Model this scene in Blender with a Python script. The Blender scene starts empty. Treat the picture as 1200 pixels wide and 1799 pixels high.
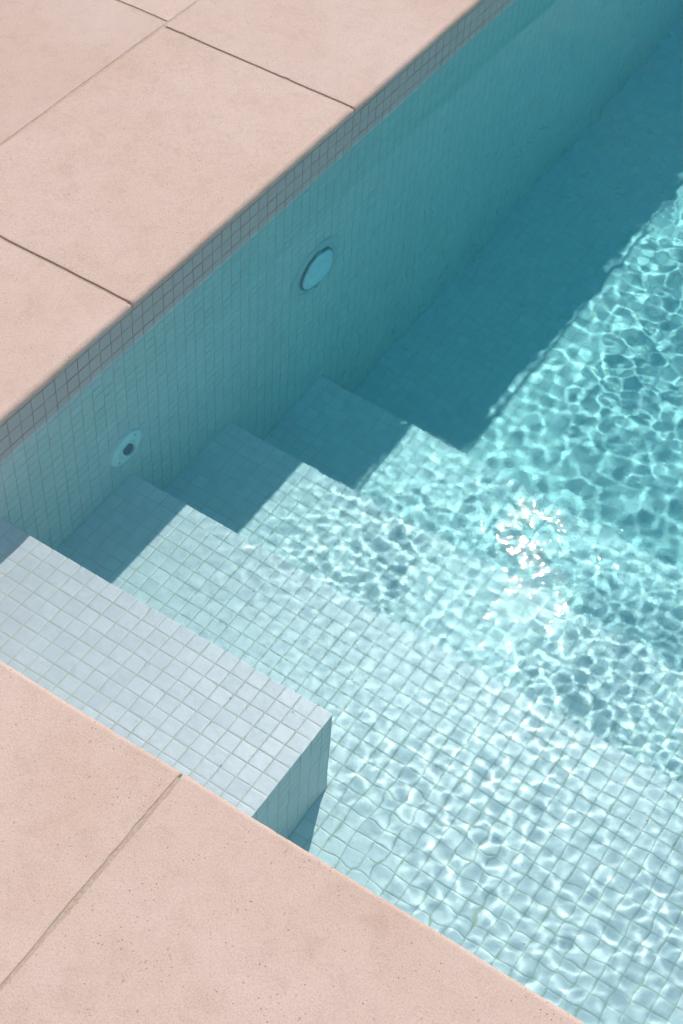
import bpy, bmesh, math, random
import numpy as np
from mathutils import Matrix, Vector

random.seed(7)
rng = np.random.default_rng(11)
scene = bpy.context.scene
R = math.radians

# ------------------------------------------------------------------ camera
CAM = np.array([1.1455, -1.0474, 1.6641])
YAW, PITCH, ROLL, FPX = R(30.0111), R(49.5682), R(4.305), 2783.2
fw = np.array([-math.sin(YAW) * math.cos(PITCH), math.cos(YAW) * math.cos(PITCH), -math.sin(PITCH)])
rt0 = np.array([math.cos(YAW), math.sin(YAW), 0.0])
up0 = np.cross(rt0, fw)
rt = rt0 * math.cos(ROLL) + up0 * math.sin(ROLL)
up = -rt0 * math.sin(ROLL) + up0 * math.cos(ROLL)
cam_data = bpy.data.cameras.new('camera')
cam = bpy.data.objects.new('camera', cam_data)
scene.collection.objects.link(cam)
cam.matrix_world = Matrix(((rt[0], up[0], -fw[0], CAM[0]), (rt[1], up[1], -fw[1], CAM[1]),
                           (rt[2], up[2], -fw[2], CAM[2]), (0, 0, 0, 1)))
cam_data.sensor_fit = 'VERTICAL'
cam_data.sensor_height = 36.0
cam_data.lens = FPX / 1799.0 * 36.0
cam_data.clip_start = 0.02
cam_data.clip_end = 500.0
cam_data.dof.use_dof = True
cam_data.dof.focus_distance = 2.05
cam_data.dof.aperture_fstop = 22.0
scene.camera = cam

# ------------------------------------------------------------------ sky and sun
SUN_ELEV, SUN_AZ = R(51.2), R(19.1)          # azimuth measured from +Y towards -X
sun_dir = Vector((-math.sin(SUN_AZ) * math.cos(SUN_ELEV), math.cos(SUN_AZ) * math.cos(SUN_ELEV), math.sin(SUN_ELEV)))
CLOUD_SEED = 5.48
world = bpy.data.worlds.new('World')
scene.world = world
world.use_nodes = True
wn = world.node_tree
sky = wn.nodes.new('ShaderNodeTexSky')
sky.sky_type = 'NISHITA'
sky.sun_disc = False
sky.sun_elevation = SUN_ELEV
sky.sun_rotation = -SUN_AZ
sky.altitude = 50
sky.air_density = 1.0
sky.dust_density = 0.15
sky.ozone_density = 1.0
# scattered fair-weather clouds over the whole dome
def wnode(kind, **kw):
    n = wn.nodes.new(kind)
    for k, v in kw.items():
        setattr(n, k, v)
    return n
geo_w = wnode('ShaderNodeNewGeometry')
sep = wnode('ShaderNodeSeparateXYZ')
wn.links.new(geo_w.outputs['Incoming'], sep.inputs[0])
zc = wnode('ShaderNodeMath', operation='ABSOLUTE'); wn.links.new(sep.outputs[2], zc.inputs[0])
za = wnode('ShaderNodeMath', operation='ADD'); wn.links.new(zc.outputs[0], za.inputs[0]); za.inputs[1].default_value = 0.12
comb_w = wnode('ShaderNodeCombineXYZ')
for i in (0, 1):
    dv = wnode('ShaderNodeMath', operation='DIVIDE')
    wn.links.new(sep.outputs[i], dv.inputs[0]); wn.links.new(za.outputs[0], dv.inputs[1]); wn.links.new(dv.outputs[0], comb_w.inputs[i])
comb_w.inputs[2].default_value = CLOUD_SEED
cn = wnode('ShaderNodeTexNoise')
cn.inputs['Scale'].default_value = 2.3; cn.inputs['Detail'].default_value = 7.0; cn.inputs['Roughness'].default_value = 0.55
wn.links.new(comb_w.outputs[0], cn.inputs['Vector'])
cr = wnode('ShaderNodeValToRGB')
cr.color_ramp.elements[0].position = 0.53; cr.color_ramp.elements[0].color = (0, 0, 0, 1)
cr.color_ramp.elements[1].position = 0.71; cr.color_ramp.elements[1].color = (0.85, 0.85, 0.85, 1)
wn.links.new(cn.outputs['Fac'], cr.inputs[0])
cm = wnode('ShaderNodeMix', data_type='RGBA')
wn.links.new(cr.outputs[0], cm.inputs[0]); wn.links.new(sky.outputs[0], cm.inputs[6])
cm.inputs[7].default_value = (6.8, 6.6, 6.3, 1)
wn.links.new(cm.outputs[2], wn.nodes['Background'].inputs[0])
wn.nodes['Background'].inputs[1].default_value = 0.12
sl = bpy.data.lights.new('sun', 'SUN')
sl.energy = 3.0
sl.angle = R(0.53)
sl.color = (1.0, 0.96, 0.90)
sl.cycles.is_caustics_light = True
sun = bpy.data.objects.new('sun', sl)
sun.rotation_euler = sun_dir.to_track_quat('Z', 'Y').to_euler()
sun.location = (0, 0, 6)
scene.collection.objects.link(sun)

scene.view_settings.view_transform = 'Standard'
scene.view_settings.look = 'None'
scene.view_settings.exposure = 0.22
scene.view_settings.gamma = 1.0
scene.view_settings.use_curve_mapping = False
scene.render.engine = 'CYCLES'
cy = scene.cycles
cy.max_bounces = 24
cy.diffuse_bounces = 12
cy.glossy_bounces = 12
cy.transmission_bounces = 18
cy.caustics_refractive = True
cy.caustics_reflective = True
cy.blur_glossy = 0.0
cy.sample_clamp_direct = 3000.0
cy.sample_clamp_indirect = 4.0
cy.use_denoising = True
cy.use_adaptive_sampling = True
cy.adaptive_threshold = 0.04
cy.time_limit = 900
cy.adaptive_min_samples = 12

# ------------------------------------------------------------------ layout (metres, water level z = 0)
T = 0.025                 # tile pitch
S = 0.0236                # tile size
HC = 0.090                # top of the coping
WALL_TOP = 0.0790         # underside of the coping
NOSE = 0.008              # the left coping's edge
NEAR = -0.3155            # the near coping's edge
X1, Y1 = 3.2, 6.0         # far sides of the pool
STEPS = [  # tread depth, far edge y, right end x
    (0.1521, -0.0426, 0.575),
    (0.4160, 0.2490, X1),
    (0.5900, 0.5165, X1),
    (0.8050, 0.8140, X1)]
Y4 = STEPS[3][1]
def floor_z(y):
    return -(1.035 + 0.042 * min(max(y - 0.80, 0), 2.4))


# ------------------------------------------------------------------ materials
def material(name):
    m = bpy.data.materials.new(name)
    m.use_nodes = True
    nt = m.node_tree
    b = nt.nodes['Principled BSDF']
    return m, nt, b

def node(nt, kind, **kw):
    n = nt.nodes.new(kind)
    for k, v in kw.items():
        if k.startswith('i_'):
            n.inputs[k[2:].replace('_', ' ')].default_value = v
        else:
            setattr(n, k, v)
    return n

def ramp(nt, fac, stops):
    n = nt.nodes.new('ShaderNodeValToRGB')
    el = n.color_ramp.elements
    while len(el) < len(stops):
        el.new(0.5)
    for e, (p, c) in zip(el, stops):
        e.position = p
        e.color = (*c, 1) if len(c) == 3 else c
    nt.links.new(fac, n.inputs[0])
    return n.outputs[0]

def mixc(nt, mode, fac, a, b):
    n = nt.nodes.new('ShaderNodeMix')
    n.data_type = 'RGBA'
    n.blend_type = mode
    for sock, v in ((n.inputs[0], fac), (n.inputs[6], a), (n.inputs[7], b)):
        if hasattr(v, 'is_linked'):
            nt.links.new(v, sock)
        elif isinstance(v, (int, float)):
            sock.default_value = v
        else:
            sock.default_value = (*v, 1)
    return n.outputs[2]

def pos(nt):
    return nt.nodes.new('ShaderNodeNewGeometry').outputs['Position']

def noise(nt, vec, scale, detail=4, rough=0.55, dist=0.0):
    n = node(nt, 'ShaderNodeTexNoise', i_Scale=scale, i_Detail=detail, i_Roughness=rough, i_Distortion=dist)
    nt.links.new(vec, n.inputs['Vector'])
    return n.outputs['Fac']

def make_stone():
    m, nt, b = material('pink_limestone')
    p = pos(nt)
    info = nt.nodes.new('ShaderNodeObjectInfo')
    off = node(nt, 'ShaderNodeVectorMath', operation='MULTIPLY_ADD')
    comb = nt.nodes.new('ShaderNodeCombineXYZ')
    nt.links.new(info.outputs['Random'], comb.inputs[0])
    nt.links.new(info.outputs['Random'], comb.inputs[1])
    nt.links.new(comb.outputs[0], off.inputs[0])
    off.inputs[1].default_value = (37, 91, 0)
    nt.links.new(p, off.inputs[2])
    v = off.outputs[0]
    base = ramp(nt, noise(nt, v, 3.2, 6, 0.6, 0.4), [(0.26, (0.605, 0.402, 0.300)), (0.42, (0.645, 0.455, 0.355)), (0.56, (0.670, 0.480, 0.382)), (0.76, (0.690, 0.525, 0.435))])
    mot = ramp(nt, noise(nt, v, 30, 8, 0.72, 0.6), [(0.30, (0.90, 0.88, 0.865)), (0.5, (1, 1, 1)), (0.72, (1.04, 1.035, 1.03))])
    c = mixc(nt, 'MULTIPLY', 0.85, base, mot)
    # tone of the single slab
    tone = ramp(nt, info.outputs['Random'], [(0, (0.93, 0.915, 0.90)), (1, (1.04, 1.045, 1.045))])
    c = mixc(nt, 'MULTIPLY', 1.0, c, tone)
    # fine sandy grain
    gr = ramp(nt, noise(nt, v, 480, 3, 0.7), [(0.30, (0.74, 0.72, 0.70)), (0.5, (1, 1, 1)), (0.70, (1.09, 1.09, 1.09))])
    c = mixc(nt, 'MULTIPLY', 0.75, c, gr)
    # shell flecks: short pale and brown dashes
    for sc, seed, lo, hi, col, amt in ((110, 3.1, 0.03, 0.05, (0.70, 0.58, 0.50), 0.4), (85, 8.7, 0.03, 0.06, (0.40, 0.26, 0.19), 0.75), (160, 5.3, 0.04, 0.07, (0.46, 0.32, 0.25), 0.6)):
        st = node(nt, 'ShaderNodeVectorMath', operation='MULTIPLY_ADD')
        nt.links.new(v, st.inputs[0])
        st.inputs[1].default_value = (1.0, 0.55, 1.0)
        st.inputs[2].default_value = (seed, seed * 1.7, 0)
        vo = node(nt, 'ShaderNodeTexVoronoi', feature='F1', i_Scale=sc)
        nt.links.new(st.outputs[0], vo.inputs['Vector'])
        d = node(nt, 'ShaderNodeMath', operation='MULTIPLY_ADD')
        nt.links.new(noise(nt, v, 420, 2), d.inputs[0])
        d.inputs[1].default_value = 0.25
        nt.links.new(vo.outputs['Distance'], d.inputs[2])
        mk = ramp(nt, d.outputs[0], [(0.15 + lo, (1, 1, 1)), (0.15 + hi * 1.5, (0, 0, 0))])
        sel = ramp(nt, vo.outputs['Color'], [(0.50, (0, 0, 0)), (0.54, (1, 1, 1))])
        f = mixc(nt, 'MULTIPLY', 1.0, mk, sel)
        fa = node(nt, 'ShaderNodeMath', operation='MULTIPLY')
        nt.links.new(f, fa.inputs[0])
        fa.inputs[1].default_value = amt
        c = mixc(nt, 'MIX', fa.outputs[0], c, col)
    # pores
    vo = node(nt, 'ShaderNodeTexVoronoi', feature='F1', i_Scale=150)
    nt.links.new(v, vo.inputs['Vector'])
    pm = ramp(nt, vo.outputs['Distance'], [(0.07, (1, 1, 1)), (0.15, (0, 0, 0))])
    ps = ramp(nt, noise(nt, v, 26, 3, 0.7), [(0.44, (0, 0, 0)), (0.58, (1, 1, 1))])
    pit = mixc(nt, 'MULTIPLY', 1.0, pm, ps)
    c = mixc(nt, 'MIX', pit, c, (0.25, 0.165, 0.12))
    nt.links.new(c, b.inputs['Base Color'])
    b.inputs['Roughness'].default_value = 0.72
    b.inputs['Specular IOR Level'].default_value = 0.25
    h = node(nt, 'ShaderNodeMath', operation='MULTIPLY_ADD')
    nt.links.new(pit, h.inputs[0])
    h.inputs[1].default_value = -1.6
    nt.links.new(noise(nt, v, 330, 4, 0.7), h.inputs[2])
    bp = node(nt, 'ShaderNodeBump', i_Strength=0.5, i_Distance=0.0008)
    nt.links.new(h.outputs[0], bp.inputs['Height'])
    nt.links.new(bp.outputs[0], b.inputs['Normal'])
    return m

def make_mortar():
    m, nt, b = material('sand_mortar')
    p = pos(nt)
    c = ramp(nt, noise(nt, p, 240, 4, 0.7), [(0.3, (0.47, 0.335, 0.235)), (0.7, (0.64, 0.485, 0.36))])
    nt.links.new(c, b.inputs['Base Color'])
    b.inputs['Roughness'].default_value = 0.9
    bp = node(nt, 'ShaderNodeBump', i_Strength=0.7, i_Distance=0.002)
    nt.links.new(noise(nt, p, 500, 4, 0.7), bp.inputs['Height'])
    nt.links.new(bp.outputs[0], b.inputs['Normal'])
    return m

def make_tile():
    m, nt, b = material('pale_mosaic_tile')
    p = pos(nt)
    info = nt.nodes.new('ShaderNodeObjectInfo')
    geo = nt.nodes.new('ShaderNodeNewGeometry')
    ad = node(nt, 'ShaderNodeMath', operation='ADD')
    nt.links.new(info.outputs['Random'], ad.inputs[0])
    nt.links.new(geo.outputs['Random Per Island'], ad.inputs[1])
    fr = node(nt, 'ShaderNodeMath', operation='FRACT')
    nt.links.new(ad.outputs[0], fr.inputs[0])
    tone = ramp(nt, fr.outputs[0], [(0.0, (0.745, 0.665, 0.68)), (0.25, (0.77, 0.685, 0.70)), (0.75, (0.785, 0.70, 0.71)), (1.0, (0.80, 0.715, 0.725))])
    cl = ramp(nt, noise(nt, p, 55, 4, 0.6, 0.6), [(0.3, (0.93, 0.94, 0.95)), (0.7, (1.03, 1.03, 1.02))])
    c = mixc(nt, 'MULTIPLY', 1.0, tone, cl)
    # dull scale above the waterline, darkened further as shade painted into the strip
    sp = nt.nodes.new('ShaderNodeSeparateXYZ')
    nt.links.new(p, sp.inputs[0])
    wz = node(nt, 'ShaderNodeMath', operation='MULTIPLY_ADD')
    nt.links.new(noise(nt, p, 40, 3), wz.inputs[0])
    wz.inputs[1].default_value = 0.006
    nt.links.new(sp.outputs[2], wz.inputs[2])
    film_shade = ramp(nt, wz.outputs[0], [(0.002, (0, 0, 0)), (0.006, (0.68, 0.68, 0.68))])
    c = mixc(nt, 'MIX', film_shade, c, (0.34, 0.315, 0.25))
    nt.links.new(c, b.inputs['Base Color'])
    b.inputs['Roughness'].default_value = 0.32
    b.inputs['Specular IOR Level'].default_value = 0.4
    bp = node(nt, 'ShaderNodeBump', i_Strength=0.25, i_Distance=0.001)
    nt.links.new(noise(nt, p, 90, 2, 0.5), bp.inputs['Height'])
    nt.links.new(bp.outputs[0], b.inputs['Normal'])
    return m

def make_grout():
    m, nt, b = material('beige_grout')
    p = pos(nt)
    c = ramp(nt, noise(nt, p, 30, 5, 0.65), [(0.3, (0.65, 0.575, 0.475)), (0.7, (0.725, 0.65, 0.55))])
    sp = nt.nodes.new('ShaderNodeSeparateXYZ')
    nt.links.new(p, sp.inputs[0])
    film_shade = ramp(nt, sp.outputs[2], [(0.004, (0, 0, 0)), (0.008, (0.7, 0.7, 0.7))])
    c = mixc(nt, 'MIX', film_shade, c, (0.27, 0.22, 0.16))      # brown scale above the waterline, with the strip's painted shade
    nt.links.new(c, b.inputs['Base Color'])
    b.inputs['Roughness'].default_value = 0.9
    return m

def make_far_tile():
    # the same mosaic where it is too far away to build tile by tile
    m, nt, b = material('pale_mosaic_far')
    br = node(nt, 'ShaderNodeTexBrick', offset=0.0, squash=1.0)
    br.inputs['Scale'].default_value = 1.0
    br.inputs['Mortar Size'].default_value = 0.0009
    br.inputs['Brick Width'].default_value = T
    br.inputs['Row Height'].default_value = T
    br.inputs['Color1'].default_value = (0.755, 0.685, 0.70, 1)
    br.inputs['Color2'].default_value = (0.775, 0.70, 0.71, 1)
    br.inputs['Mortar'].default_value = (0.50, 0.45, 0.36, 1)
    geo = nt.nodes.new('ShaderNodeNewGeometry')
    nt.links.new(geo.outputs['Position'], br.inputs['Vector'])
    nt.links.new(br.outputs['Color'], b.inputs['Base Color'])
    b.inputs['Roughness'].default_value = 0.4
    return m

def make_water():
    m = bpy.data.materials.new('pool_water')
    m.use_nodes = True
    nt = m.node_tree
    nt.nodes.remove(nt.nodes['Principled BSDF'])
    g = node(nt, 'ShaderNodeBsdfGlass', i_Roughness=0.0, i_IOR=1.333)
    p = pos(nt)
    # a breath of wind roughens one patch of the surface
    dd = node(nt, 'ShaderNodeVectorMath', operation='DISTANCE')
    nt.links.new(p, dd.inputs[0])
    dd.inputs[1].default_value = (0.695, 0.235, 0)
    dn = node(nt, 'ShaderNodeMath', operation='MULTIPLY_ADD')
    nt.links.new(noise(nt, p, 9, 3), dn.inputs[0])
    dn.inputs[1].default_value = 0.22
    nt.links.new(dd.outputs['Value'], dn.inputs[2])
    patch = ramp(nt, dn.outputs[0], [(0.22, (1, 1, 1)), (0.56, (0.06, 0.06, 0.06))])
    bp = node(nt, 'ShaderNodeBump', i_Distance=0.00010)
    nt.links.new(patch, bp.inputs['Strength'])
    nt.links.new(noise(nt, p, 260, 2, 0.5, 0.3), bp.inputs['Height'])
    nt.links.new(bp.outputs[0], g.inputs['Normal'])
    nt.links.new(g.outputs[0], nt.nodes['Material Output'].inputs['Surface'])
    return m
def make_water_body():
    m = bpy.data.materials.new('water_body')
    m.use_nodes = True
    nt = m.node_tree
    nt.nodes.remove(nt.nodes['Principled BSDF'])
    va = node(nt, 'ShaderNodeVolumeAbsorption', i_Density=WATER_DENSITY)
    va.inputs['Color'].default_value = (*WATER_COLOR, 1)
    nt.links.new(va.outputs[0], nt.nodes['Material Output'].inputs['Volume'])
    return m
WATER_DENSITY = 0.80
WATER_COLOR = (0.0, 0.945, 0.955)

def make_plain(name, col, rough, spec=0.5):
    m, nt, b = material(name)
    p = pos(nt)
    c = ramp(nt, noise(nt, p, 60, 4, 0.6), [(0.3, tuple(x * 0.93 for x in col)), (0.7, tuple(min(x * 1.04, 1) for x in col))])
    nt.links.new(c, b.inputs['Base Color'])
    b.inputs['Roughness'].default_value = rough
    b.inputs['Specular IOR Level'].default_value = spec
    return m

M_STONE, M_MORTAR, M_TILE, M_GROUT, M_FAR, M_WATER = make_stone(), make_mortar(), make_tile(), make_grout(), make_far_tile(), make_water()
M_PLASTIC = make_plain('white_plastic', (0.86, 0.87, 0.88), 0.35)
M_DARK = make_plain('dark_recess', (0.26, 0.28, 0.30), 0.6)
M_HOLE = make_plain('grey_bore', (0.24, 0.26, 0.28), 0.6)
M_RING = make_plain('pale_ring', (0.62, 0.64, 0.67), 0.4)
M_STEEL = make_plain('dull_steel', (0.42, 0.44, 0.46), 0.4)
M_LENS = make_plain('frosted_lens', (0.80, 0.87, 0.95), 0.3)


# ------------------------------------------------------------------ object helpers
DRY = ('pink_limestone', 'sand_mortar', 'dry_gravel', 'water_body')
def link(o, parent=None):
    scene.collection.objects.link(o)
    if parent is not None:
        o.parent = parent
    o.cycles.is_caustics_receiver = not (o.data and o.data.materials and o.data.materials[0].name in DRY)
    return o

def mesh_obj(name, verts, faces, mat, parent=None, smooth=False):
    me = bpy.data.meshes.new(name)
    me.from_pydata([tuple(v) for v in verts], [], [tuple(f) for f in faces])
    me.materials.append(mat)
    if smooth:
        me.polygons.foreach_set('use_smooth', [True] * len(me.polygons))
    me.update()
    return link(bpy.data.objects.new(name, me), parent)

def bm_obj(name, bm, mat, parent=None, smooth=False):
    me = bpy.data.meshes.new(name)
    bmesh.ops.recalc_face_normals(bm, faces=bm.faces[:])
    bm.to_mesh(me)
    bm.free()
    me.materials.append(mat)
    if smooth:
        me.polygons.foreach_set('use_smooth', [True] * len(me.polygons))
    return link(bpy.data.objects.new(name, me), parent)

def tag(o, label=None, cat=None, group=None, kind=None):
    for k, v in (('label', label), ('category', cat), ('group', group), ('kind', kind)):
        if v:
            o[k] = v
    return o

def box_geo(x0, x1, y0, y1, z0, z1):
    v = [(x0, y0, z0), (x1, y0, z0), (x1, y1, z0), (x0, y1, z0), (x0, y0, z1), (x1, y0, z1), (x1, y1, z1), (x0, y1, z1)]
    f = [(3, 2, 1, 0), (4, 5, 6, 7), (0, 1, 5, 4), (1, 2, 6, 5), (2, 3, 7, 6), (3, 0, 4, 7)]
    return v, f

def join_geo(parts):
    V, F = [], []
    for v, f in parts:
        n = len(V)
        V += v
        F += [tuple(i + n for i in q) for q in f]
    return V, F

# a mosaic tile: face towards +Z at z = 0, soft edges, 3 mm thick; base variants with slightly uneven corners
def tile_geo(seed):
    r = random.Random(seed)
    h = S / 2
    q = [(-h, -h), (h, -h), (h, h), (-h, h)]
    q = [(x + r.uniform(-.00035, .00035), y + r.uniform(-.00035, .00035)) for x, y in q]
    ins = 0.0016
    top = [(x - math.copysign(ins, x), y - math.copysign(ins, y), r.uniform(-.00004, .00004)) for x, y in q]
    mid = [(x, y, -0.00012) for x, y in q]
    bot = [(x, y, -0.0012) for x, y in q]
    v = top + mid + bot
    f = [(0, 1, 2, 3)]
    for i in range(4):
        j = (i + 1) % 4
        f += [(4 + i, 4 + j, j, i), (8 + i, 8 + j, 4 + j, 4 + i)]
    return v, f
TILES = []
TILE_SMOOTH = [False] * 9
for s in range(10):
    v, f = tile_geo(s)
    me = bpy.data.meshes.new('tile')
    me.from_pydata(v, [], f)
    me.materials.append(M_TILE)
    me.polygons.foreach_set('use_smooth', TILE_SMOOTH)
    me.update()
    TILES.append((me, np.array(v), f))

def project(p):
    d = np.asarray(p) - CAM
    z = d @ fw
    return 600 + FPX * (d @ rt) / z, 899.5 - FPX * (d @ up) / z, z

def lay_tiles(root, spots, limit=300, stuff_name='tile_field'):
    """spots: (centre, normal axis triple (ex, ey, ez), cut width factor, cut height factor). The largest in view become single parts."""
    scored = []
    for c, axes, sx, sy in spots:
        cc = np.array(c, float)
        if cc[2] < 0:                       # seen through the water: shift to the apparent place
            v = CAM - cc
            t = -cc[2] / v[2]
            cc2 = cc + v * t * 0.32
        else:
            cc2 = cc
        u, w, z = project(cc2)
        view = (CAM - cc) / np.linalg.norm(CAM - cc)
        a = max(float(np.dot(view, axes[2])), 0) * sx * sy / (z * z)
        inside = -12 < u < 1212 and -12 < w < 1811
        scored.append((a if inside else a * 1e-3, c, axes, sx, sy))
    scored.sort(key=lambda q: -q[0])
    V, F = [], []
    n = 0
    for k, (a, c, axes, sx, sy) in enumerate(scored):
        me, tv, tf = TILES[random.randrange(len(TILES))]
        rz = random.uniform(-0.012, 0.012)
        tx, ty = random.uniform(-.012, .012), random.uniform(-.012, .012)
        B = np.array(axes).T
        Rl = np.array(Matrix.Rotation(rz, 3, 'Z') @ Matrix.Rotation(tx, 3, 'X') @ Matrix.Rotation(ty, 3, 'Y'))
        M = B @ Rl @ np.diag([sx, sy, 1.0])
        loc = np.array(c) + B @ np.array([random.uniform(-.00025, .00025), random.uniform(-.00025, .00025), random.uniform(-.0001, .0001)])
        if k < limit and a > 1e-3 * scored[0][0] * 0.2:
            o = bpy.data.objects.new('tile', me)
            m4 = Matrix(((*M[0], loc[0]), (*M[1], loc[1]), (*M[2], loc[2]), (0, 0, 0, 1)))
            link(o, root)
            o.matrix_local = m4
            n += 1
        else:
            b = len(V)
            V.extend((tv @ M.T + loc).tolist())
            F.extend(tuple(i + b for i in q) for q in tf)
    if V:
        o = mesh_obj(stuff_name, V, F, M_TILE, root)
        o.data.polygons.foreach_set('use_smooth', TILE_SMOOTH * (len(F) // 9))
        o['kind'] = 'stuff'
    return n

AX_UP = (np.array([1., 0, 0]), np.array([0, 1., 0]), np.array([0, 0, 1.]))
AX_X = (np.array([0, 1., 0]), np.array([0, 0, 1.]), np.array([1., 0, 0]))      # faces +X
AX_Y = (np.array([-1., 0, 0]), np.array([0, 0, 1.]), np.array([0, 1., 0]))     # faces +Y
G = 0.0003     # grout lies this far behind the tile faces
BX, BY = 1.62, 2.75   # tiles are built one by one as far as this

# ------------------------------------------------------------------ the setting: ground, terrace, pool shell, floor, water
GR = 60.0
def sheet(x0, x1, y0, y1, z=.055):
    return [(x0, y0, z), (x1, y0, z), (x1, y1, z), (x0, y1, z)], [(0, 1, 2, 3)]
gv, gf = join_geo([sheet(-GR, -1.85, -GR, GR), sheet(X1 + .05, GR, -GR, GR), sheet(-1.85, X1 + .05, -GR, -2.1), sheet(-1.85, X1 + .05, Y1 + .05, GR)])
M_GROUND = make_plain('dry_gravel', (0.42, 0.36, 0.29), 0.95, 0.1)
tag(mesh_obj('ground', gv, gf, M_GROUND), kind='structure', label='dry pale ground around the terrace')

# terrace: a mortar bed and the slabs on it
def slab_geo(x0, x1, y0, y1, nose=(), z1=HC, z0=0.0795, seed=0):
    """stone slab with worn, slightly chipped arrises; nose: sides with the rounded pool edge ('x0','x1','y0','y1')"""
    r = random.Random(seed)
    step = 0.006
    nx, ny = max(int((x1 - x0) / step), 4), max(int((y1 - y0) / step), 4)
    per = [(i / nx, 0.0) for i in range(nx)] + [(1.0, j / ny) for j in range(ny)] + \
          [(1 - i / nx, 1.0) for i in range(nx)] + [(0.0, 1 - j / ny) for j in range(ny)]
    n = len(per)
    jit = np.array([r.gauss(0, 1) for _ in range(n)])
    sm = (jit + np.roll(jit, 1) + np.roll(jit, -1)) / 3
    slow = sum(np.sin(np.arange(n) * f + r.uniform(0, 6)) for f in (.05, .11, .23)) / 3
    chip = np.zeros(n)
    for _ in range(int(n / 22)):
        k = r.randrange(n)
        for q in range(-1, 2):
            chip[(k + q) % n] += r.uniform(0.0003, 0.0014) * (1 - abs(q) * .5)
    wob = sm * 0.00035 + slow * 0.0008
    rn, re = 0.0080, 0.0016
    def rad(s):
        return rn if s in nose else re
    prof = []
    for k in range(6):
        a = k / 5 * math.pi / 2
        prof.append((1 - math.sin(a), 1 - math.cos(a), k))     # inset factor from the face, height below the top
    prof = prof[::-1]            # from the face (inset 0, down 1) to the top (inset 1, down 0)
    rings = [('b', None)] + [('p', q) for q in prof]
    V = []
    ring_n = 0
    for kind_, q in rings:
        for i, (u, w) in enumerate(per):
            side = 'y0' if i < nx else 'x1' if i < nx + ny else 'y1' if i < 2 * nx + ny else 'x0'
            if kind_ == 'b':
                ins = {s: 0.0 for s in ('x0', 'x1', 'y0', 'y1')}
                z = z0
                edge = 0.0
            else:
                f_in, f_dn, k = q[1] and (1 - math.cos((1 - 0) * 0)) or 0, 0, 0
                f_in, f_dn = 1 - q[0], q[1]
                ins = {s: rad(s) * (1 - q[0] if False else q[0] * 0 + (1 - math.cos(0)) ) for s in ('x0', 'x1', 'y0', 'y1')}
            if kind_ == 'p':
                k = q[2]
                a = (5 - k) / 5 * math.pi / 2      # k=5 face ... k=0 top
                fi, fd = 1 - math.cos(a), 1 - math.sin(a)
                ins = {s: rad(s) * fi for s in ('x0', 'x1', 'y0', 'y1')}
                z = z1 - rad(side) * fd
                edge = chip[i] * (1 if k <= 4 else 0.4)
                if side in nose:
                    edge *= 0.35
            X = x0 + ins['x0'] + u * (x1 - ins['x1'] - x0 - ins['x0'])
            Y = y0 + ins['y0'] + w * (y1 - ins['y1'] - y0 - ins['y0'])
            d = wob[i] + edge
            if side == 'y0': Y += d
            elif side == 'y1': Y -= d
            elif side == 'x0': X += d
            else: X -= d
            V.append((X, Y, z))
        ring_n += 1
    F = []
    for a in range(ring_n - 1):
        for i in range(n):
            j = (i + 1) % n
            F.append((a * n + i, a * n + j, (a + 1) * n + j, (a + 1) * n + i))
    F.append(tuple((ring_n - 1) * n + i for i in range(n)))
    return V, F, n

JT = 0.0054
SLABS = []
def slab(parent, x0, x1, y0, y1, nose, seed):
    SLABS.append((x0, x1, y0, y1, nose, seed))
    return
def lay_slab(parent, x0, x1, y0, y1, nose, seed):
    V, F, n = slab_geo(x0 + JT / 2 * ('x0' not in nose), x1 - JT / 2 * ('x1' not in nose), y0 + JT / 2 * ('y0' not in nose), y1 - JT / 2 * ('y1' not in nose), nose, seed=seed, z1=HC + random.Random(seed).uniform(-.0006, .0006))
    o = mesh_obj('paving_slab', V, F, M_STONE, parent, smooth=False)
    fl = [True] * (len(F) - 1) + [False]
    o.data.polygons.foreach_set('use_smooth', fl)
    return o

LJ0, LL, LW = 0.268, 0.596, 0.391 + NOSE
sd = 100
for k in range(-4, 10):
    y0 = LJ0 + k * LL
    if y0 > Y1: break
    if y0 + LL < -2.2: continue
    ya = y0
    slab(None, -0.391, NOSE, ya, y0 + LL, ('x1',) if y0 + LL > NEAR else (), sd); sd += 1
    for c in range(3):
        yb = 0.879 + (k - 1) * LL + 0.0 if c == 0 else 0.879 + (k - 1) * LL + 0.03 * c
        slab(None, -0.391 - LW * (c + 1), -0.391 - LW * c, yb, yb + LL, (), sd); sd += 1
xs = [NOSE, 0.542, 0.542 + LL, 0.542 + 2 * LL, 0.542 + 3 * LL, 0.542 + 4 * LL]
for a, b in zip(xs[:-1], xs[1:]):
    slab(None, a, b, NEAR - LW, NEAR, ('y1',), sd); sd += 1
    slab(None, a, b, NEAR - 2 * LW, NEAR - LW, (), sd); sd += 1
    slab(None, a, b, NEAR - 3 * LW, NEAR - 2 * LW, (), sd); sd += 1

# the sandy mortar in the joints, and the slabs
strips = []
for (x0, x1, y0, y1, nose, seed) in SLABS:
    e = 0.0085
    xr = x1 - (e if 'x1' in nose else 0)
    yr = y1 - (e if 'y1' in nose else 0)
    strips.append(sheet(x0 - .006, x0 + .006, y0, yr, HC - 0.0014))
    strips.append(sheet(x0, xr, y0 - .006, y0 + .006, HC - 0.0024))
tv, tf = join_geo(strips)
terrace = mesh_obj('terrace', tv, tf, M_MORTAR)
tag(terrace, kind='structure', label='pink limestone terrace paving around the pool')
for args in SLABS:
    lay_slab(terrace, *args)

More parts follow.
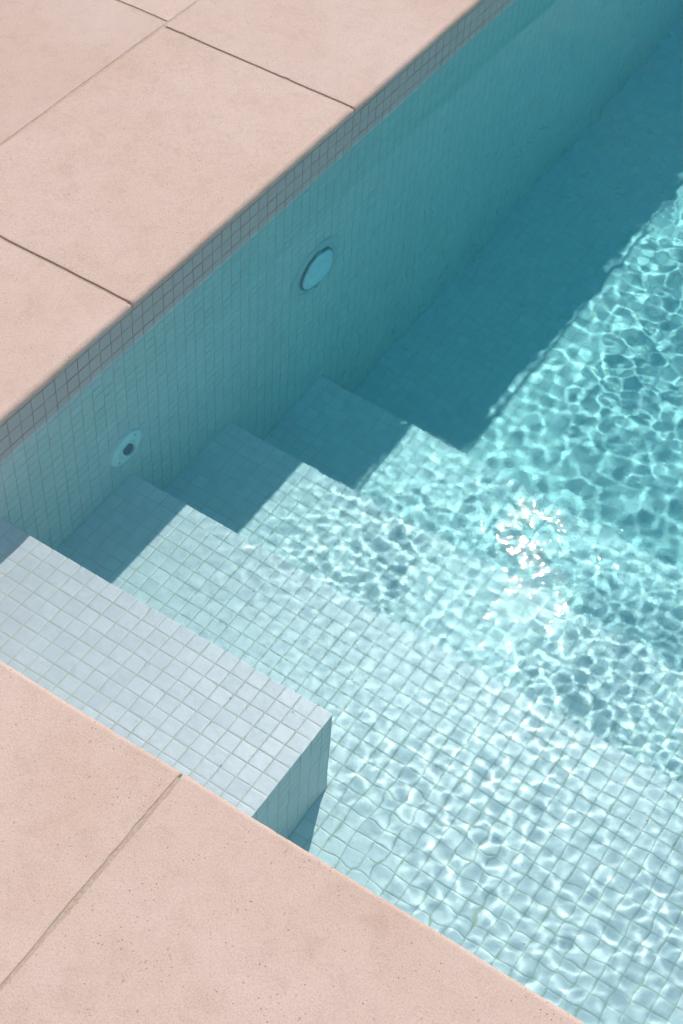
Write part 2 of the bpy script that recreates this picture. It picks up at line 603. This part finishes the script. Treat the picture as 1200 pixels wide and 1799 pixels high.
# shell: the three pool walls the photograph hides, with the same mosaic
sv, sf = join_geo([box_geo(-.001, X1 + .2, NEAR - .3, NEAR - .006, -1.6, WALL_TOP),
                   box_geo(X1, X1 + .2, NEAR - .006, Y1, -1.6, WALL_TOP), box_geo(-.001, X1 + .2, Y1, Y1 + .2, -1.6, WALL_TOP)])
tag(mesh_obj('pool_shell', sv, sf, M_FAR), kind='structure', label='pale mosaic lining of the hidden pool sides')
WALL_Y = NEAR - .006

# floor
fy = [Y4 - .03, Y4] + [Y4 + 0.1 * i for i in range(1, 16)] + [2.6, BY, 4.0, Y1 + .05]
V, F = [], []
for y in fy:
    z = floor_z(y) - G
    V += [(-.05, y, z), (X1 + .05, y, z)]
for i in range(len(fy) - 1):
    F.append((2 * i, 2 * i + 1, 2 * i + 3, 2 * i + 2))
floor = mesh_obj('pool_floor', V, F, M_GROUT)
floor.data.materials.append(M_FAR)
for p in floor.data.polygons:
    if p.center[1] > BY: p.material_index = 1
tag(floor, kind='structure', label='sloping pale mosaic floor of the pool')
spots = []
for i in range(int(BX / T)):
    for j in range(int((BY - Y4) / T)):
        x, y = (i + .5) * T, Y4 + .002 + (j + .5) * T
        z = floor_z(y)
        sl_ = math.atan2(floor_z(y + .01) - floor_z(y - .01), .02)
        ax = (np.array([1., 0, 0]), np.array([0, math.cos(sl_), math.sin(sl_)]), np.array([0, -math.sin(sl_), math.cos(sl_)]))
        spots.append(((x, y, z), ax, 1, 1))
lay_tiles(floor, spots)
Vf, Ff = [], []
for y in fy[1:]:
    Vf += [(BX, y, floor_z(y)), (X1 + .01, y, floor_z(y))]
for i in range(len(fy) - 2):
    Ff.append((2 * i, 2 * i + 1, 2 * i + 3, 2 * i + 2))
o = mesh_obj('tile_field', Vf, Ff, M_FAR, floor); o['kind'] = 'stuff'

# water: one body with a rippled surface
def axis(segments):
    out = [segments[0][0]]
    for a, b, st in segments:
        n = max(int(round((b - a) / st)), 1)
        out += [a + (b - a) * (i + 1) / n for i in range(n)]
    return np.array(out)
ax = axis([(-0.75, -.02, .02), (-.02, 0.0, .0033), (0.0, .012, .0012), (.012, 1.35, .0028), (1.35, 1.45, .005), (1.45, 2.0, .01), (2.0, X1 + .1, .03)])
ay = axis([(NEAR - .45, NEAR - .05, .02), (NEAR - .05, 1.25, .0028), (1.25, 2.3, .0045), (2.3, 3.2, .01), (3.2, Y1 + .1, .04)])
GX, GY = np.meshgrid(ax, ay)
wr = np.random.default_rng(5)
RING = (0.80, -0.225)
def waves(n, lmin, lmax, slope, main=None, spread=math.pi):
    h = np.zeros_like(GX)
    lam = np.exp(wr.uniform(math.log(lmin), math.log(lmax), n))
    th = wr.uniform(0, 2 * math.pi, n) if main is None else main + wr.normal(0, spread, n)
    ph = wr.uniform(0, 2 * math.pi, n)
    for l, t, p in zip(lam, th, ph):
        k = 2 * math.pi / l
        h += slope / k * math.sqrt(2.0 / n) * np.sin(k * (GX * math.cos(t) + GY * math.sin(t)) + p)
    return h
def sstep(a, b, x):
    t = np.clip((x - a) / (b - a), 0, 1)
    return t * t * (3 - 2 * t)
# how lively the surface is: almost still over the top step and along the left wall, busier towards the open water
env = 0.30 + 0.70 * sstep(0.0, 0.75, GX * 0.75 + np.maximum(GY, -0.1) * 0.55 - 0.02)
env = np.maximum(env, 0.9 * sstep(0.62, 0.85, GX))
still = (1 - sstep(0.60, 0.74, GX)) * (1 - sstep(0.08, 0.22, GY))
env = env * (1 - still) + 0.03 * still
fade = 1 - 0.75 * sstep(1.6, 2.4, GX)
fade = np.clip(np.minimum(fade, 1 - 0.75 * sstep(2.5, 3.4, GY)), 0.2, 1)
far = sstep(1.0, 1.4, GY)
steps_w = waves(70, .015, .025, .0085) + waves(70, .024, .042, .0105) + waves(40, .042, .095, .0100)
deep_w = waves(80, .026, .046, .0100) + waves(50, .046, .095, .0115)
gust = 0.72 + 0.55 * np.clip(waves(10, .25, .7, 1.0) / 0.05, -1, 1) * 0.5      # livelier and calmer patches
calm = 0.75 + 0.25 * sstep(0.35, 0.75, GY)
calm = np.maximum(calm, 1.12 * sstep(0.60, 0.80, GX) * (1 - sstep(0.25, 0.5, GY)))
H = (steps_w * (1 - far) * calm * gust + deep_w * far) * env * fade * (0.45 + 0.55 * sstep(0.02, 0.30, GX))
# rings spreading from the splash near the coping
rr = np.hypot(GX - RING[0], GY - RING[1])
H += 0.00016 * np.sin(2 * math.pi * rr / 0.030) * np.exp(-((rr - 0.07) / 0.055) ** 2)
H += waves(12, .18, .5, .006) * (0.35 + 0.65 * env)
H *= sstep(-0.02, 0.0, GX) * sstep(NEAR - 0.03, NEAR, GY)      # flat where it would run on under the terrace
H += 0.0009 * np.exp(-np.maximum(GX, 0) / 0.0028) * (GX > -0.0005)
nyy, nxx = GX.shape
top = np.stack([GX, GY, H], -1).reshape(-1, 3)
idx = np.arange(nyy * nxx).reshape(nyy, nxx)
q = np.stack([idx[:-1, :-1], idx[:-1, 1:], idx[1:, 1:], idx[1:, :-1]], -1).reshape(-1, 4)
vv, faces = top, q.tolist()
me = bpy.data.meshes.new('water')
me.from_pydata(vv.tolist(), [], faces)
me.materials.append(M_WATER)
me.polygons.foreach_set('use_smooth', [True] * len(me.polygons))
me.update()
water = bpy.data.objects.new('water', me)
scene.collection.objects.link(water)
water.cycles.is_caustics_caster = True
tag(water, kind='structure', label='clear rippled turquoise pool water')

# the body of the water below that surface: it takes the red out of the light
bv, bf = box_geo(-.02, X1 + .02, NEAR - .02, Y1 + .02, -1.65, float(H.max()) + .002)
body = mesh_obj('water_body', bv, bf, make_water_body(), water)
body['kind'] = 'stuff'

# ------------------------------------------------------------------ left pool wall
wv, wf = box_geo(-.3, -.0010, NEAR - .3, Y1, -1.6, WALL_TOP)
del wf[1]      # its top lies under the coping
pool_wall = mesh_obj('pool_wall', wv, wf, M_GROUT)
tag(pool_wall, 'shaded mosaic pool wall under the long coping edge', 'wall')
spots = []
ROW0 = 0.015
for j in range(int(BY / T) + 6):
    y = (j - 5 + .5) * T
    if y > BY: continue
    for k in range(-54, 4):
        z = ROW0 + (k + .5) * T
        sy = 1
        zt, zb = z + S / 2, z - S / 2
        if zb < floor_z(max(y, Y4)) - .02: continue
        for d, ye, xe in STEPS:
            if y < ye and zt < -d: break
        else:
            if zt > WALL_TOP - .0005:
                zt = WALL_TOP - .0005
                if zt - zb < .004: continue
            spots.append(((0, y, (zt + zb) / 2), AX_X, 1, (zt - zb) / S))
lay_tiles(pool_wall, spots)
wfar = [(-.0004, BY, -1.6), (-.0004, Y1, -1.6), (-.0004, Y1, WALL_TOP), (-.0004, BY, WALL_TOP)]
o = mesh_obj('tile_field', wfar, [(0, 1, 2, 3)], M_FAR, pool_wall); o['kind'] = 'stuff'

# ------------------------------------------------------------------ the four steps
LABELS = ['short topmost mosaic step ending in a shaded square corner, just below the water',
          'second step down, wide tread running along the near coping past the short step',
          'third step down, narrow submerged tread crossed by the shadow of the wall',
          'lowest submerged step, its edge dropping to the deep pool floor']
for n, (d, ye, xe) in enumerate(STEPS):
    dn = STEPS[n + 1][0] if n < 3 else -floor_z(Y4)
    yb = WALL_Y if n < 2 else STEPS[n - 1][1] - .02
    bv, bf = box_geo(-.0005, xe - G if n == 0 else xe - .001 - .0007 * n, yb - .001 * n - .002, ye - G, -dn - .03 - .001 * n, -d - G)
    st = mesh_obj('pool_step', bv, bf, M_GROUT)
    tag(st, LABELS[n], 'step', 'steps leading down into the pool')
    spots = []
    xmax = xe if n == 0 else BX
    ystop = WALL_Y if n == 0 else (WALL_Y if n == 1 else STEPS[n - 1][1])
    for i in range(int(round(xmax / T))):
        x = (i + .5) * T
        j = 0
        while True:
            y = ye - (j + .5) * T
            lim = ystop
            if n == 1 and x < STEPS[0][2]: lim = STEPS[0][1]
            if y + T / 2 < lim + .004: break
            y0, y1 = max(y - S / 2, lim + .0008), y + S / 2
            if j == 0: y1 = ye
            x0_, x1_ = x - S / 2, x + S / 2
            if n == 0 and abs(x + T / 2 - xe) < 1e-6: x1_ = xe
            spots.append((((x0_ + x1_) / 2, (y0 + y1) / 2, -d), AX_UP, (x1_ - x0_) / S, (y1 - y0) / S))
            j += 1
        k = 0
        while True:      # riser towards the deep end
            z = -d - .0036 - (k + .5) * T
            if z + T / 2 < -dn + .003: break
            zb, zt = max(z - S / 2, -dn + .0008), z + S / 2
            spots.append(((x, ye, (zb + zt) / 2), AX_Y, 1, (zt - zb) / S))
            k += 1
    if n == 0:           # the end face
        j = 0
        while ye - j * T > WALL_Y + .004:
            y0, y1 = max(ye - (j + 1) * T + (T - S) / 2, WALL_Y), ye - j * T - (T - S) / 2
            if j == 0: y1 = ye - .0034
            k = 0
            while -d - .0036 - k * T > -dn + .003:
                zt, zb = -d - .0036 - k * T - (T - S) / 2 * 0, max(-d - .0036 - k * T - S, -dn + .0008)
                spots.append(((xe, (y0 + y1) / 2, (zb + zt) / 2), AX_X, (y1 - y0) / S, (zt - zb) / S))
                k += 1
            j += 1
    lay_tiles(st, spots)
    if n > 0:
        o = mesh_obj('tile_field', [(BX, ystop, -d), (xe, ystop, -d), (xe, ye, -d), (BX, ye, -d), (BX, ye, -dn), (xe, ye, -dn)], [(0, 1, 2, 3), (3, 2, 5, 4)], M_FAR, st)
        o['kind'] = 'stuff'

# ------------------------------------------------------------------ fittings on the left wall
def lathe_x(name, prof, mat, parent, seg=40, smooth=True):
    """prof: (radius, x) from the outside in; turned about the local X axis"""
    V, F = [], []
    for r, x in prof:
        for i in range(seg):
            a = 2 * math.pi * i / seg
            V.append((x, r * math.cos(a), r * math.sin(a)))
    for k in range(len(prof) - 1):
        for i in range(seg):
            j = (i + 1) % seg
            F.append((k * seg + i, k * seg + j, (k + 1) * seg + j, (k + 1) * seg + i))
    F.append(tuple((len(prof) - 1) * seg + i for i in range(seg)))
    me = bpy.data.meshes.new(name)
    me.from_pydata(V, [], F)
    bm = bmesh.new(); bm.from_mesh(me)
    bmesh.ops.recalc_face_normals(bm, faces=bm.faces[:])
    bm.to_mesh(me); bm.free()
    me.materials.append(mat)
    if smooth:
        me.polygons.foreach_set('use_smooth', [True] * len(me.polygons))
        me.set_sharp_from_angle(angle=R(35))
    return link(bpy.data.objects.new(name, me), parent)

def empty(name, loc):
    o = bpy.data.objects.new(name, None)
    scene.collection.objects.link(o)
    o.location = loc
    o.empty_display_size = .05
    return o

inlet = tag(empty('water_inlet', (0, .2345, -.300)), 'small white round water inlet with an open nozzle on the shaded wall', 'inlet')
lathe_x('flange', [(.0385, -.004), (.0385, .0045), (.0375, .0060), (.034, .0068), (.026, .0072), (.0215, .0070), (.0205, .0058), (.0195, .0050)], M_PLASTIC, inlet)
noz = lathe_x('nozzle', [(.0198, -.010), (.0195, -.001), (.0182, .0045), (.0160, .0085), (.0145, .0098), (.0132, .0102), (.0122, .0092), (.0119, .0020)], M_PLASTIC, inlet)
noz.rotation_euler = (0, R(-24), R(-8))
noz.location = (.0035, 0, 0)
lathe_x('opening', [(.0121, .0040), (.0001, .0040)], M_HOLE, noz)
for a in (45, 225):
    s = lathe_x('screw', [(.0020, .0065), (.0020, .0076), (.0012, .0079), (.0001, .0079)], M_STEEL, inlet, 12)
    s.location = (0, .0300 * math.cos(R(a)), .0300 * math.sin(R(a)))

light = tag(empty('pool_light', (0, .778, -.338)), 'round underwater pool light with pale lens in a recessed ring on the wall', 'light')
lathe_x('trim_ring', [(.080, -.003), (.080, .0016), (.0785, .0028), (.070, .0038), (.064, .0036), (.0625, .0028), (.062, -.002)], M_RING, light, 56)
lathe_x('recess', [(.0625, .001), (.058, .0012), (.0001, .0010)], M_RING, light, 56)
lathe_x('gasket', [(.0515, .001), (.0515, .0048), (.0500, .0060), (.0478, .0055)], M_DARK, light, 56)
lens = lathe_x('lens', [(.0482, .0005), (.0482, .0058), (.0470, .0082), (.041, .0104), (.030, .0120), (.015, .0130), (.0001, .0133)], M_LENS, light, 56)
for r_ in (.0385, .0255):
    lathe_x('lens_rib', [(r_ + .0012, .0095), (r_ + .0012, .0112 if r_ > .03 else .0128), (r_, .0122 if r_ > .03 else .0136), (r_ - .0012, .0112 if r_ > .03 else .0128), (r_ - .0012, .0095)], M_LENS, lens, 48)
for a in (90, 270):
    lug = mesh_obj('fixing_lug', *box_geo(.002, .0072, -.007, .007, -.0045, .0045), M_STEEL, light)
    lug.location = (0, .0560 * math.cos(R(a)), .0560 * math.sin(R(a)))

# ------------------------------------------------------------------ specks of grit lying on the treads
gr = random.Random(31)
V, F = [], []
def speck(x, y, z, r):
    b = len(V)
    for k in range(5):
        a = 2 * math.pi * k / 5 + gr.uniform(-.3, .3)
        V.append((x + r * gr.uniform(.6, 1.1) * math.cos(a), y + r * gr.uniform(.6, 1.1) * math.sin(a), z + .0001))
    V.append((x, y, z + r * .8))
    for k in range(5):
        F.append((b + k, b + (k + 1) % 5, b + 5))
known = [(.803, .214), (.825, .189), (.296, .172), (.332, .127), (.290, .072), (.430, .006), (.44, .004), (.491, .061), (.919, -.086), (.973, .169), (.80, .20), (.81, .212), (.78, .22)]
for x, y in known:
    speck(x, y, -STEPS[1][0], gr.uniform(.0007, .0016))
for _ in range(26):
    speck(gr.uniform(.05, 1.1), gr.uniform(-.02, .23), -STEPS[1][0], gr.uniform(.0005, .0011))
for x, y in [(.105, -.08), (.33, -.12), (.37, -.20), (.45, -.10), (.50, -.19), (.53, -.07), (.21, -.20)]:
    speck(x, y, -STEPS[0][0], gr.uniform(.0006, .0013))
M_GRIT = make_plain('dark_grit', (0.06, 0.05, 0.045), 0.9, 0.2)
tag(mesh_obj('grit', V, F, M_GRIT), 'dark specks of grit lying on the pale treads', kind='stuff')
